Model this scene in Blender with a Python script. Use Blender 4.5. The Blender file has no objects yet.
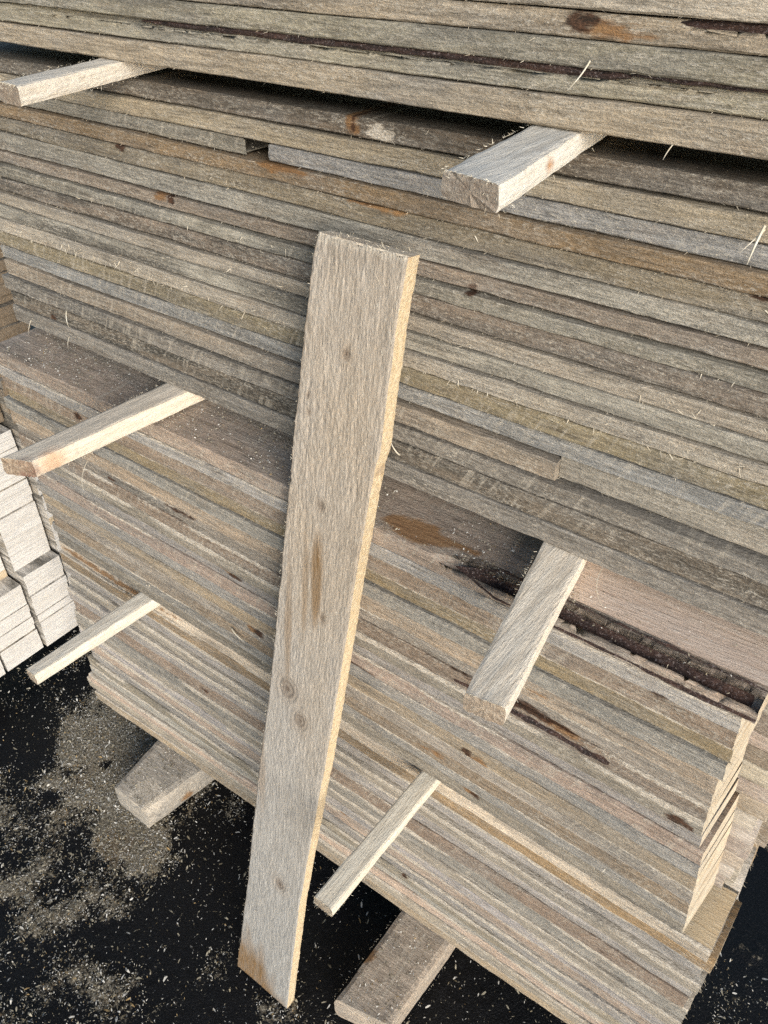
import bpy, math, random
from mathutils import Vector, noise, Matrix

random.seed(7)
SC = bpy.context.scene
COL = SC.collection
V = Vector


# ------------------------------------------------------------------ helpers
def link(name, verts, faces, mats, parent=None, smooth=True, fmat=None, attr=None, sharp=None):
    me = bpy.data.meshes.new(name)
    me.from_pydata([tuple(v) for v in verts], [], faces)
    for m in mats:
        me.materials.append(m)
    if fmat:
        me.polygons.foreach_set('material_index', fmat)
    if smooth is True:
        me.polygons.foreach_set('use_smooth', [True] * len(faces))
    elif smooth:
        me.polygons.foreach_set('use_smooth', smooth)
    if sharp:
        se = me.attributes.new('sharp_edge', 'BOOLEAN', 'EDGE')
        ids = sharp
        se.data.foreach_set('value', [(e.vertices[0] in ids and e.vertices[1] in ids and abs(e.vertices[0] - e.vertices[1]) > 2) for e in me.edges])
    if attr:
        a = me.color_attributes.new('stain', 'FLOAT_COLOR', 'POINT')
        flat = []
        for c in attr:
            flat += [c[0], c[1], c[2], 1.0]
        a.data.foreach_set('color', flat)
    me.update()
    o = bpy.data.objects.new(name, me)
    COL.objects.link(o)
    if parent:
        o.parent = parent
    return o


def tag(o, label=None, cat=None, group=None, kind=None):
    if label:
        o['label'] = label
    if cat:
        o['category'] = cat
    if group:
        o['group'] = group
    if kind:
        o['kind'] = kind
    return o


def n1(x, s=0.0):
    return noise.noise(V((x, s * 7.31 + 0.37, s * 3.17 + 1.9)))


def n3(x, y, z):
    return noise.noise(V((x, y, z)))


ORD = ['', 'first', 'second', 'third', 'fourth', 'fifth', 'sixth', 'seventh', 'eighth', 'ninth', 'tenth', 'eleventh',
       'twelfth', 'thirteenth', 'fourteenth', 'fifteenth', 'sixteenth', 'seventeenth', 'eighteenth', 'nineteenth',
       'twentieth', 'twenty-first', 'twenty-second', 'twenty-third', 'twenty-fourth', 'twenty-fifth']


# ------------------------------------------------------------------ materials
class NT:
    """small wrapper for building node trees"""
    def __init__(self, name):
        self.m = bpy.data.materials.new(name)
        self.m.use_nodes = True
        self.t = self.m.node_tree
        self.t.nodes.clear()
        self.out = self.t.nodes.new('ShaderNodeOutputMaterial')
        self.b = self.t.nodes.new('ShaderNodeBsdfPrincipled')
        self.t.links.new(self.b.outputs[0], self.out.inputs[0])

    def n(self, typ, **kw):
        x = self.t.nodes.new(typ)
        for k, v in kw.items():
            setattr(x, k, v)
        return x

    def l(self, a, b):
        self.t.links.new(a, b)

    def val(self, sock, v):
        if isinstance(v, (int, float)):
            sock.default_value = v
        elif isinstance(v, (tuple, list)):
            sock.default_value = v if len(v) != 3 or sock.type != 'RGBA' else (*v, 1)
        else:
            self.l(v, sock)

    def math(self, op, a, b=0.0, clamp=False):
        x = self.n('ShaderNodeMath', operation=op, use_clamp=clamp)
        self.val(x.inputs[0], a)
        self.val(x.inputs[1], b)
        return x.outputs[0]

    def mix(self, f, a, b, mode='MIX'):
        x = self.n('ShaderNodeMix', data_type='RGBA', blend_type=mode)
        self.val(x.inputs['Factor'], f)
        self.val(x.inputs[6], a)
        self.val(x.inputs[7], b)
        return x.outputs[2]

    def ramp(self, f, lo, hi, a=0.0, b=1.0):
        x = self.n('ShaderNodeMapRange', clamp=True)
        self.val(x.inputs[0], f)
        self.val(x.inputs[1], lo)
        self.val(x.inputs[2], hi)
        self.val(x.inputs[3], a)
        self.val(x.inputs[4], b)
        return x.outputs[0]

    def noise(self, vec, scale=1.0, detail=4.0, rough=0.55, dist=0.0):
        x = self.n('ShaderNodeTexNoise')
        self.val(x.inputs['Vector'], vec)
        x.inputs['Scale'].default_value = scale
        x.inputs['Detail'].default_value = detail
        x.inputs['Roughness'].default_value = rough
        x.inputs['Distortion'].default_value = dist
        return x.outputs['Fac']

    def scaled(self, vec, s, off=(0, 0, 0)):
        x = self.n('ShaderNodeMapping')
        self.l(vec, x.inputs['Vector'])
        x.inputs['Scale'].default_value = s
        x.inputs['Location'].default_value = off
        return x.outputs[0]

    def bump(self, h, dist, strength=1.0, prev=None):
        x = self.n('ShaderNodeBump')
        x.inputs['Strength'].default_value = strength
        x.inputs['Distance'].default_value = dist
        self.l(h, x.inputs['Height'])
        if prev is not None:
            self.l(prev, x.inputs['Normal'])
        return x.outputs[0]


def board_coords(k):
    """object coordinates pushed to a different place in the noise for every object"""
    tc = k.n('ShaderNodeTexCoord')
    oi = k.n('ShaderNodeObjectInfo')
    r = k.math('MULTIPLY', oi.outputs['Random'], 91.0)
    r2 = k.math('MULTIPLY', oi.outputs['Random'], 37.7)
    cb = k.n('ShaderNodeCombineXYZ')
    k.l(r, cb.inputs[0])
    k.l(r2, cb.inputs[1])
    k.l(r2, cb.inputs[2])
    ad = k.n('ShaderNodeVectorMath', operation='ADD')
    k.l(tc.outputs['Object'], ad.inputs[0])
    k.l(cb.outputs[0], ad.inputs[1])
    return ad.outputs[0], oi, tc.outputs['Object']


def mat_board(name, weather=1.0, contrast=1.0, saw=1.0):
    k = NT(name)
    p, oi, raw = board_coords(k)
    tint = oi.outputs['Color']
    rnd = oi.outputs['Random']
    # broad patches along the board
    patch = k.noise(k.scaled(p, (4.2, 16, 22)), 1.0, 6, 0.66)
    patch2 = k.noise(k.scaled(p, (8.0, 24, 40), (13, 5, 2)), 1.0, 6, 0.68)
    # long grain
    grain = k.noise(k.scaled(p, (17, 150, 230)), 1.0, 8, 0.72, 0.5)
    grain2 = k.noise(k.scaled(p, (60, 420, 560), (3, 1, 9)), 1.0, 5, 0.72)
    # fibre fuzz
    fuzz = k.noise(k.scaled(p, (125, 400, 400), (1, 2, 3)), 1.0, 4, 0.72)
    speck = k.noise(k.scaled(p, (300, 520, 520)), 1.0, 3, 0.65)
    fzm = k.noise(k.scaled(p, (9, 30, 50), (3, 8, 1)), 1.0, 4, 0.6)
    fzm = k.ramp(fzm, 0.40, 0.62, 0.30, 1.0)
    col = tint
    col = k.mix(k.math('MULTIPLY', k.ramp(patch, 0.46, 0.64), 0.50 * weather), col, (0.270, 0.266, 0.250))
    col = k.mix(k.math('MULTIPLY', k.ramp(patch2, 0.55, 0.72), 0.40), col, (0.330, 0.240, 0.160))
    col = k.mix(k.math('MULTIPLY', k.ramp(patch2, 0.28, 0.45, 1, 0), 0.60), col, (0.150, 0.122, 0.092))
    # grain light and dark
    g = k.ramp(grain, 0.26, 0.74, 1 - 0.55 * contrast, 1 + 0.45 * contrast)
    col = k.mix(1.0, col, g, 'MULTIPLY')
    g2 = k.ramp(grain2, 0.28, 0.72, 0.66, 1.34)
    col = k.mix(1.0, col, g2, 'MULTIPLY')
    # dark streaks
    ds = k.noise(k.scaled(p, (5.5, 60, 120), (7, 3, 5)), 1.0, 7, 0.68)
    col = k.mix(k.math('MULTIPLY', k.ramp(ds, 0.58, 0.70), 0.62 * contrast), col, (0.075, 0.058, 0.044))
    sx = k.n('ShaderNodeSeparateXYZ')
    k.l(raw, sx.inputs[0])
    mo = k.noise(k.scaled(p, (5.0, 26, 55), (2, 17, 4)), 1.0, 7, 0.70)
    mo = k.math('MULTIPLY', k.ramp(mo, 0.58, 0.42), k.math('MULTIPLY', oi.outputs['Alpha'], k.ramp(sx.outputs[0], 0.45, -0.25, 0.55, 1.05)), True)
    col = k.mix(mo, col, k.mix(k.ramp(fuzz, .4, .65), (0.060, 0.055, 0.046), (0.15, 0.135, 0.11)))
    # slanted saw marks, pale
    sx = k.n('ShaderNodeSeparateXYZ')
    k.l(p, sx.inputs[0])
    u = k.math('ADD', sx.outputs[0], k.math('MULTIPLY', sx.outputs[2], -0.45))
    cu = k.n('ShaderNodeCombineXYZ')
    k.l(k.math('MULTIPLY', u, 120.0), cu.inputs[0])
    k.l(k.math('MULTIPLY', sx.outputs[2], 14.0), cu.inputs[1])
    sm = k.noise(cu.outputs[0], 1.0, 2, 0.5)
    smm = k.noise(k.scaled(p, (4, 20, 90), (31, 7, 2)), 1.0, 3, 0.6)
    smask = k.math('MULTIPLY', k.ramp(sm, 0.54, 0.66), k.ramp(smm, 0.40, 0.56))
    smask = k.math('MULTIPLY', smask, k.math('GREATER_THAN', k.math('FRACT', k.math('MULTIPLY', rnd, 17.0)), 0.45))
    col = k.mix(k.math('MULTIPLY', smask, 0.40 * saw), col, (0.64, 0.57, 0.46))
    # fuzz lights
    fm = k.ramp(fuzz, 0.50, 0.70)
    col = k.mix(k.math('MULTIPLY', k.math('MULTIPLY', fm, fzm), 0.80), col, (0.62, 0.57, 0.48))
    col = k.mix(k.math('MULTIPLY', k.math('MULTIPLY', k.ramp(speck, 0.58, 0.70), fzm), 0.7), col, (0.74, 0.67, 0.55))
    col = k.mix(k.math('MULTIPLY', k.ramp(speck, 0.26, 0.40, 1, 0), 0.55), col, (0.12, 0.095, 0.07))
    # painted-in stains from the mesh: R dark knot, G orange heartwood, B pale fuzzy patch
    at = k.n('ShaderNodeAttribute', attribute_name='stain')
    sp = k.n('ShaderNodeSeparateColor')
    k.l(at.outputs['Color'], sp.inputs[0])
    br = k.ramp(grain2, 0.3, 0.7, 0.65, 1.35)
    fz_ = k.math('MULTIPLY', k.math('SUBTRACT', grain2, 0.5), 1.3)
    kG = k.ramp(k.math('ADD', sp.outputs[1], fz_), 0.28, 0.72)
    kR = k.ramp(k.math('ADD', sp.outputs[0], fz_), 0.32, 0.66)
    kB = k.ramp(k.math('ADD', sp.outputs[2], k.math('MULTIPLY', k.math('SUBTRACT', fuzz, 0.5), 0.8)), 0.40, 0.62)
    kG = k.math('MULTIPLY', kG, k.math('GREATER_THAN', sp.outputs[1], 0.02))
    kR = k.math('MULTIPLY', kR, k.math('GREATER_THAN', sp.outputs[0], 0.02))
    kB = k.math('MULTIPLY', kB, k.math('GREATER_THAN', sp.outputs[2], 0.02))
    col = k.mix(k.math('MULTIPLY', kG, 0.85, True), col, k.mix(k.ramp(grain, .35, .65), (0.20, 0.095, 0.035), (0.40, 0.22, 0.09)))
    col = k.mix(k.math('MULTIPLY', kR, 0.95, True), col, k.mix(k.ramp(fuzz, .35, .65), (0.022, 0.014, 0.010), (0.12, 0.055, 0.028)))
    col = k.mix(k.math('MULTIPLY', kB, 0.92, True), col, k.mix(k.ramp(fuzz, .36, .62), (0.42, 0.36, 0.28), (0.80, 0.72, 0.60)))
    k.l(col, k.b.inputs['Base Color'])
    k.b.inputs['Roughness'].default_value = 0.86
    k.b.inputs['Specular IOR Level'].default_value = 0.25
    h = k.math('ADD', k.math('MULTIPLY', grain, 0.9), k.math('ADD', k.math('MULTIPLY', fuzz, 0.9), k.math('MULTIPLY', speck, 0.35)))
    k.l(k.bump(h, 0.0034, 1.0), k.b.inputs['Normal'])
    return k.m


def mat_end(name):
    """freshly sawn end grain"""
    k = NT(name)
    p, oi, raw = board_coords(k)
    rings = k.noise(k.scaled(p, (10, 60, 240)), 1.0, 4, 0.6, 0.6)
    fz = k.noise(k.scaled(p, (500, 500, 500)), 1.0, 4, 0.7)
    pt = k.noise(k.scaled(p, (15, 18, 60)), 1.0, 3, 0.6)
    col = k.mix(k.ramp(rings, 0.35, 0.65), (0.54, 0.44, 0.31), (0.72, 0.63, 0.48))
    col = k.mix(k.math('MULTIPLY', k.ramp(pt, 0.5, 0.68), 0.5), col, (0.36, 0.22, 0.10))
    col = k.mix(k.math('MULTIPLY', k.ramp(fz, 0.52, 0.7), 0.6), col, (0.80, 0.72, 0.56))
    col = k.mix(0.15, col, oi.outputs['Color'])
    k.l(col, k.b.inputs['Base Color'])
    k.b.inputs['Roughness'].default_value = 0.9
    k.b.inputs['Specular IOR Level'].default_value = 0.2
    k.l(k.bump(fz, 0.002, 0.9), k.b.inputs['Normal'])
    return k.m


def mat_fresh(name, pale=(0.87, 0.83, 0.755), dark=(0.77, 0.70, 0.60), grey=0.0, along='X'):
    """pale planed or sawn stick"""
    k = NT(name)
    p, oi, raw = board_coords(k)
    s = (9, 170, 190) if along == 'X' else (170, 9, 190)
    g = k.noise(k.scaled(p, s), 1.0, 6, 0.65, 0.4)
    s2 = (60, 420, 420) if along == 'X' else (420, 60, 420)
    f = k.noise(k.scaled(p, s2), 1.0, 5, 0.72)
    pt = k.noise(k.scaled(p, (14, 14, 40)), 1.0, 4, 0.6)
    col = k.mix(k.ramp(g, 0.36, 0.62), dark, pale)
    col = k.mix(k.math('MULTIPLY', k.ramp(f, 0.28, 0.42, 1, 0), 0.45), col, (0.42, 0.35, 0.26))
    col = k.mix(k.math('MULTIPLY', k.ramp(f, 0.56, 0.72), 0.6), col, (0.88, 0.83, 0.73))
    if grey:
        col = k.mix(k.math('MULTIPLY', k.ramp(pt, 0.36, 0.6), grey), col, (0.40, 0.40, 0.385))
    col = k.mix(1.0, col, oi.outputs['Color'], 'MULTIPLY')
    at = k.n('ShaderNodeAttribute', attribute_name='stain')
    sp = k.n('ShaderNodeSeparateColor')
    k.l(at.outputs['Color'], sp.inputs[0])
    col = k.mix(sp.outputs[1], col, (0.50, 0.23, 0.07))
    col = k.mix(k.math('MULTIPLY', sp.outputs[2], .8), col, (0.70, 0.44, 0.27))
    col = k.mix(sp.outputs[0], col, k.mix(k.ramp(f, .4, .6), (0.05, 0.022, 0.018), (0.26, 0.10, 0.075)))
    k.l(col, k.b.inputs['Base Color'])
    k.b.inputs['Roughness'].default_value = 0.82
    k.b.inputs['Specular IOR Level'].default_value = 0.25
    h = k.math('ADD', g, k.math('MULTIPLY', f, 1.1))
    k.l(k.bump(h, 0.0026, 1.0), k.b.inputs['Normal'])
    return k.m


def mat_bark(name):
    k = NT(name)
    p, oi, raw = board_coords(k)
    a = k.noise(k.scaled(p, (60, 150, 190)), 1.0, 6, 0.7)
    b = k.noise(k.scaled(p, (14, 40, 60)), 1.0, 4, 0.6)
    s = k.noise(k.scaled(p, (420, 420, 420)), 1.0, 3, 0.6)
    col = k.mix(k.ramp(a, 0.35, 0.68), (0.018, 0.012, 0.011), (0.10, 0.052, 0.040))
    col = k.mix(k.math('MULTIPLY', k.ramp(b, 0.5, 0.7), 0.6), col, (0.13, 0.06, 0.035))
    col = k.mix(k.math('MULTIPLY', k.ramp(s, 0.56, 0.70), 0.75), col, (0.40, 0.33, 0.31))
    k.l(col, k.b.inputs['Base Color'])
    k.b.inputs['Roughness'].default_value = 0.6
    k.l(k.bump(a, 0.012, 1.0), k.b.inputs['Normal'])
    return k.m


def mat_fibre(name, a=(0.66, 0.60, 0.48), b=(0.42, 0.36, 0.27)):
    k = NT(name)
    tc = k.n('ShaderNodeTexCoord')
    n_ = k.noise(k.scaled(tc.outputs['Object'], (45, 90, 90)), 1.0, 3, 0.6)
    k.l(k.mix(k.ramp(n_, 0.35, 0.65), a, b), k.b.inputs['Base Color'])
    k.b.inputs['Roughness'].default_value = 0.8
    k.b.inputs['Specular IOR Level'].default_value = 0.2
    return k.m


def mat_chip(name):
    k = NT(name)
    at = k.n('ShaderNodeAttribute', attribute_name='stain')
    k.l(at.outputs['Color'], k.b.inputs['Base Color'])
    k.b.inputs['Roughness'].default_value = 0.75
    k.b.inputs['Specular IOR Level'].default_value = 0.3
    return k.m


def mat_ground(name):
    """black wet asphalt, its bare patches partly painted shadow, with a skin of sawdust where the mesh attribute says so"""
    k = NT(name)
    tc = k.n('ShaderNodeTexCoord')
    p = tc.outputs['Object']
    at = k.n('ShaderNodeAttribute', attribute_name='stain')
    sp = k.n('ShaderNodeSeparateColor')
    k.l(at.outputs['Color'], sp.inputs[0])
    a = k.noise(k.scaled(p, (90, 90, 90)), 1.0, 6, 0.7)
    c = k.noise(k.scaled(p, (240, 240, 240)), 1.0, 4, 0.7)
    d = k.noise(k.scaled(p, (11, 11, 11)), 1.0, 5, 0.6)
    st = k.noise(k.scaled(p, (620, 620, 620)), 1.0, 2, 0.6)
    asphalt = k.mix(k.ramp(c, 0.4, 0.65), (0.0012, 0.0013, 0.0016), (0.007, 0.0075, 0.0095))  # slight blue in the base colour stands in for reflected sky
    asphalt = k.mix(k.math('MULTIPLY', k.ramp(st, 0.66, 0.75), 0.22), asphalt, (0.20, 0.19, 0.17))
    dust = k.mix(k.ramp(c, 0.38, 0.60), (0.06, 0.047, 0.030), (0.43, 0.375, 0.285))
    dust = k.mix(k.math('MULTIPLY', k.ramp(d, 0.52, 0.66), 0.55), dust, (0.17, 0.105, 0.045))
    dust = k.mix(k.math('MULTIPLY', k.ramp(st, 0.58, 0.72), 0.7), dust, (0.52, 0.47, 0.36))
    dust = k.mix(k.math('MULTIPLY', k.ramp(st, 0.26, 0.40, 1, 0), 0.8), dust, (0.03, 0.026, 0.02))
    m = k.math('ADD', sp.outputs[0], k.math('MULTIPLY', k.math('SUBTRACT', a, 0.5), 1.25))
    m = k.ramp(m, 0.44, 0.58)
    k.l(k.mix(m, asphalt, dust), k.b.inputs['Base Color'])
    k.l(k.ramp(m, 0, 1, 0.40, 0.93), k.b.inputs['Roughness'])
    k.b.inputs['Specular IOR Level'].default_value = 0.22
    h = k.math('ADD', k.math('MULTIPLY', c, 0.6), k.math('MULTIPLY', k.math('MULTIPLY', m, a), 1.2))
    k.l(k.bump(h, 0.005, 0.9), k.b.inputs['Normal'])
    return k.m


M_BOARD = mat_board('weathered_timber')
M_INNER = mat_board('inner_timber', weather=0.25, contrast=0.6, saw=0.4)
M_END = mat_end('sawn_end_grain')
M_BARK = mat_bark('tree_bark')
M_FIB = mat_fibre('torn_fibre')
M_FIBL = mat_fibre('bright_splinter', (0.80, 0.75, 0.63), (0.62, 0.54, 0.40))
M_STICK = mat_fresh('pale_spacer_wood', along='Y')
M_STICKG = mat_fresh('greyed_spacer_top', (0.82, 0.785, 0.715), (0.70, 0.65, 0.57), 0.25, along='Y')
M_STICKE = mat_fresh('spacer_end_grain', (0.46, 0.38, 0.30), (0.26, 0.195, 0.145), 0.25, along='Y')
M_EDGE = mat_fresh('fresh_sawn_edge', (0.84, 0.69, 0.47), (0.68, 0.51, 0.30))
M_CHIP = mat_chip('sawdust_flakes')
M_GROUND = mat_ground('wet_black_ground')
M_TANFACE = mat_fresh('tan_sawn_face', (0.80, 0.64, 0.42), (0.66, 0.49, 0.29))
M_FACE = mat_fresh('pale_sawn_face', (0.86, 0.70, 0.57), (0.74, 0.56, 0.43))

TINT = {
    'tan': ((0.385, 0.320, 0.240), 'tan'),
    'brown': ((0.270, 0.217, 0.165), 'brown-grey'),
    'grey': ((0.345, 0.318, 0.275), 'weathered grey'),
    'green': ((0.320, 0.295, 0.235), 'green-grey'),
    'blue': ((0.365, 0.360, 0.345), 'blue-grey'),
    'olive': ((0.350, 0.290, 0.190), 'yellow-olive'),
    'pale': ((0.560, 0.495, 0.405), 'pale sawn'),
    'pink': ((0.480, 0.395, 0.325), 'pinkish tan'),
    'orange': ((0.400, 0.285, 0.170), 'orange-brown'),
    'dark': ((0.180, 0.150, 0.120), 'dark mottled'),
    'white': ((0.660, 0.620, 0.560), 'whitish'),
}


# ------------------------------------------------------------------ boards
def fibres(verts, faces, fm, pts, mi, attr=None):
    """short torn slivers; pts = (root, direction, length, width)"""
    for root, d, ln, w in pts:
        d = d.normalized()
        side = d.cross(V((random.uniform(-1, 1), random.uniform(-1, 1), random.uniform(-1, 1))))
        if side.length < 1e-4:
            continue
        side = side.normalized() * w * 0.5
        bend = V((random.uniform(-1, 1), random.uniform(-.6, .3), random.uniform(-1, .4))) * ln * 0.22
        a, b, c = root, root + d * ln * 0.55 + bend * 0.4, root + d * ln + bend
        i = len(verts)
        verts += [a - side, a + side, b - side * .8, b + side * .8, c]
        faces += [(i, i + 1, i + 3, i + 2), (i + 2, i + 3, i + 4)]
        fm += [mi, mi]
        if attr is not None:
            attr += [(0, 0, 0)] * 5


def board(name, xl, xr, yl, yr, zl, zr, tl, tr, depth, tint, seg=0.006, fuzz=150, fringe=0, skew=0.0, skewl=0.0,
          stains=(), wane=None, arris=0.0, seed=None, mat=None, emat=None, dim=1.0, mould=None, endz=0.0, topn=0, topst=(), rough=1.0, sl=None):
    """one sawn board lying along X: front edge at y, from z up by t, with its own worn edges"""
    s = random.random() * 100 if seed is None else seed
    ln = xr - xl
    n = max(3, int(ln / seg))
    PN = 9 + topn
    aw = random.choice((0, .2, .8, 1))
    az = random.uniform(.68, .86)
    org = V(((xl + xr) / 2, (yl + yr) / 2, min(zl, zr)))
    verts, faces, fm, at = [], [], [], []
    # cross-section (y, z fraction)
    for i in range(n + 1):
        f = i / n
        x = xl + ln * f
        y0 = yl + (yr - yl) * f + 0.0018 * n1(x * 3.1, s) + 0.0010 * n1(x * 17, s + 3)
        zb = zl + (zr - zl) * f + 0.0010 * n1(x * 4.0, s + 5) + 0.0004 * n1(x * 33, s + 6)
        t = tl + (tr - tl) * f + 0.0009 * n1(x * 4.7, s + 8)
        cb = 0.0008 + 0.0016 * max(0, n1(x * 9, s + 11)) + .0016 * max(0, n1(x * 75, s + 12))
        ct = 0.0008 + 0.0030 * max(0, n1(x * 7, s + 15) - .1) + .0018 * max(0, n1(x * 75, s + 17))
        if wane:
            for (wx0, wx1, wh, wv) in wane:
                if wx0 < x < wx1:
                    e = min(1, (x - wx0) / 0.05, (wx1 - x) / 0.05)
                    ct += wh * e * (1 - wv * .5 + wv * n1(x * 12, s + 20))
        prof = [(cb * 1.2, 0.0), (0, cb), (0, t * .3), (0, t * .5), (0, t * az), (0, t - ct), (ct * 1.2, t)] + \
               [(depth * q / (topn + 1), t) for q in range(1, topn + 1)] + [(depth, t), (depth, 0)]
        for j, (py, pz) in enumerate(prof):
            dy = 0
            if j < 7:
                dy = rough * (0.0006 * n3(x * 60, pz * 260, s) + 0.0008 * n3(x * 17, pz * 90, s + 9))
            xo = 0
            if i == n:
                xo = skew * py + random.uniform(-.0006, .0006) - endz * pz / t
            elif i == 0:
                xo = skewl * py + random.uniform(-.0012, .0012)
            verts.append(V((x + xo, y0 + py + dy, zb + pz)) - org)
            st = [0, 0, 0]
            for (ch, kx, ky, rx, ry) in topst:
                if j >= 5:
                    q = ((x - kx) / rx) ** 2 + ((y0 + py - ky) / ry) ** 2
                    if q < 2.2:
                        st[ch] = max(st[ch], max(0, min(1, 1.5 * (1.15 - q) + .7 * n3(x * 60, py * 160, s))))
            for (ch, kx, kz, rx, rz) in stains:
                q = ((x - kx) / rx) ** 2 + ((zb + pz - kz) / rz) ** 2 if kz is not None else ((x - kx) / rx) ** 2
                if q < 2.2:
                    w = .85 * max(0, min(1, 1.25 - q + 1.0 * n3(x * 75, pz * 330, s)))
                    st[ch] = max(st[ch], w)
            if arris and j in (4, 5, 6):
                st[2] = max(st[2], (aw if j == 4 else 1) * arris * max(0, min(1, .75 + 1.3 * n1(x * 9, s + 31))))
            at.append(st)
    for i in range(n):
        a, b = i * PN, (i + 1) * PN
        for j in range(PN):
            k = (j + 1) % PN
            faces.append((a + j, b + j, b + k, a + k))
            fm.append(0)
    faces.append(tuple(range(0, PN)))
    fm.append(1)
    faces.append(tuple(reversed(range(n * PN, n * PN + PN))))
    fm.append(1)
    pts = []
    for q in range(int(fuzz * ln)):
        f = random.random()
        x = xl + ln * f
        y0 = yl + (yr - yl) * f
        up = random.random() < 0.35
        if n1(x * 16, s + 44) < .05 and random.random() < .75:
            continue
        zz = zl + (zr - zl) * f + ((tl + (tr - tl) * f) * 0.96 if up else 0.0006)
        l_ = random.uniform(.0012, .0042) * (1.8 if random.random() < .06 else 1)
        pts.append((V((x, y0 + .0006, zz)) - org, V((random.gauss(0, 1.1), -random.uniform(.25, 1), random.uniform(-.9, .25))), l_, random.uniform(.0002, .00045)))
    for q in range(int(fringe * ln)):
        f = random.random()
        x = xl + ln * f
        if n1(x * 6, s + 40) < -0.15:
            continue
        y0 = yl + (yr - yl) * f
        zz = zl + (zr - zl) * f + (tl + (tr - tl) * f) * random.uniform(0.0, 0.75)
        pts.append((V((x, y0 + .0004, zz)) - org, V((random.gauss(0.35, .9), -random.uniform(.05, .5), -random.uniform(-.2, 1))), random.uniform(.002, .010), random.uniform(.0004, .0012)))
    # torn fibres at both sawn ends
    for end in (0, 1):
        if fuzz:
            for q in range(14):
                x = xr if end else xl
                y0 = (yr if end else yl)
                zz = (zr if end else zl) + random.random() * tl
                pts.append((V((x, y0 + random.uniform(0, .02 if q % 2 else depth * .9), zz)) - org,
                            V(((1 if end else -1) * random.uniform(.2, 1), -random.uniform(0, .8), -random.uniform(-.3, .8))), random.uniform(.002, .008), random.uniform(.0003, .0006)))
    nb = len(faces)
    fibres(verts, faces, fm, pts, 2, at)
    sm = [True] * (nb - 2) + [False] * (len(faces) - nb + 2)
    o = link(name, verts, faces, [mat or M_BOARD, emat or M_END, M_FIB], smooth=sm, fmat=fm, attr=at,
             sharp={i * PN + j for i in range(n + 1) for j in (0, 1, 5, 6)} if mat is None else None)
    o.location = org
    c = TINT[tint][0]
    j = (random.uniform(.70, 1.38) if dim < 1 else random.uniform(.74, 1.18)) * dim  # tint factor per pack: upper packs darker, light gradient put into the colour
    if dim > 1:
        c = (c[0] * 1.10, c[1] * 1.03, c[2] * .965)
    if dim < 1:
        c = (c[0] * 1.02, c[1], c[2] * .955)
    o.color = (c[0] * j, c[1] * j * random.uniform(.985, 1.015), c[2] * j * random.uniform(.95, 1.05), random.choice((0, .1, .3, .5)) if mould is None else mould)
    return o


def bark(parent, x0, x1, y, zc, h, n=90, tilt=0.0, grow=1.0):
    """strip of bark left on the front edge of a board (child of that board)"""
    s = random.random() * 50
    verts, faces = [], []
    po = parent.location
    for i in range(n + 1):
        f = i / n
        x = x0 + (x1 - x0) * f
        e = min(1, f / .10, (1 - f) / .03)
        hh = h * (0.25 + .75 * e) * (1 + .14 * n1(x * 11, s) + .16 * n1(x * 70, s + 8))
        hh *= grow + (1 - grow) * min(1, f * 1.6)
        zz = zc + tilt * (f - .5) + (h - hh) * .42 * (grow < 1) + .0012 * n1(x * 9, s + 4)
        for j in range(6):
            g = j / 5 - .5
            yy = y - .0006 - .0030 * (1 - 4 * g * g) - 0.0038 * n3(x * 55, j * .9, s) * (1 if 0 < j < 5 else 0)
            verts.append(V((x, yy + .004 * max(0, g), zz + g * hh + .0008 * n3(x * 60, j, s + 2))) - po)
    for i in range(n):
        for j in range(5):
            a = i * 6 + j
            faces.append((a, a + 6, a + 7, a + 1))
    return link('bark_strip', verts, faces, [M_BARK], parent)


def gp():
    return random.choice((.0008, .0012, .0018, .0018, .0028))


def orname(i):
    return ORD[i]


def lab(o, text):
    return tag(o, text, 'board')


GAP = 0.0012
# knots and stains seen on the front edges: channel, x, z, radius x, radius z
KN = [
    (0, -0.296, 1.611, .016, .012), (1, -0.27, 1.605, .03, .008), (0, -0.535, 1.504, .003, .012), (1, -0.537, 1.503, .011, .012), (2, -0.505, 1.502, .020, .012),
    (0, -0.906, 1.432, .014, .005), (0, -0.822, 1.385, .007, .008), (1, -0.84, 1.385, .014, .007), (0, -1.122, 1.154, .014, .006),
    (1, -0.63, 1.448, .05, .006), (1, -0.50, 1.432, .05, .006), (0, -0.122, 1.431, .012, .007), (0, -0.385, 1.374, .012, .006),
    (0, -1.034, 1.034, .012, .007), (0, -0.735, 0.844, .016, .008), (1, -0.755, .85, .03, .008), (0, -0.70, 0.738, .014, .009), (1, -0.72, 0.738, .012, .009),
    (0, -0.304, 0.751, .012, .009), (1, -0.290, 0.747, .018, .010), (0, -0.290, 0.647, .010, .009), (1, -0.300, 0.650, .016, .009),
    (0, -0.092, 1.041, .012, .006), (1, -0.215, 0.946, .02, .005), (0, -0.45, 0.879, .13, .006), (0, -0.238, 0.909, .09, .007), (1, -0.18, 0.905, .03, .006),
    (0, -0.031, 0.856, .018, .010), (0, 0.024, 0.566, .014, .006), (1, -0.36, .70, .03, .006), (0, -0.067, 0.412, .010, .006),
    (1, -1.142, 0.60, .20, .012), (0, -0.911, 0.424, .012, .006), (1, -0.60, 0.30, .04, .006), (0, -0.43, 0.225, .010, .007), (0, -1.0, .921, .012, .005),
    (0, -.60, 1.081, .05, .006), (0, -1.05, .965, .05, .005), (0, -.83, .93, .04, .006), (0, -.52, .80, .05, .005),
]


def pick(z0, z1):
    return [k for k in KN if z0 - .004 < k[2] < z1 + .004]


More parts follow.
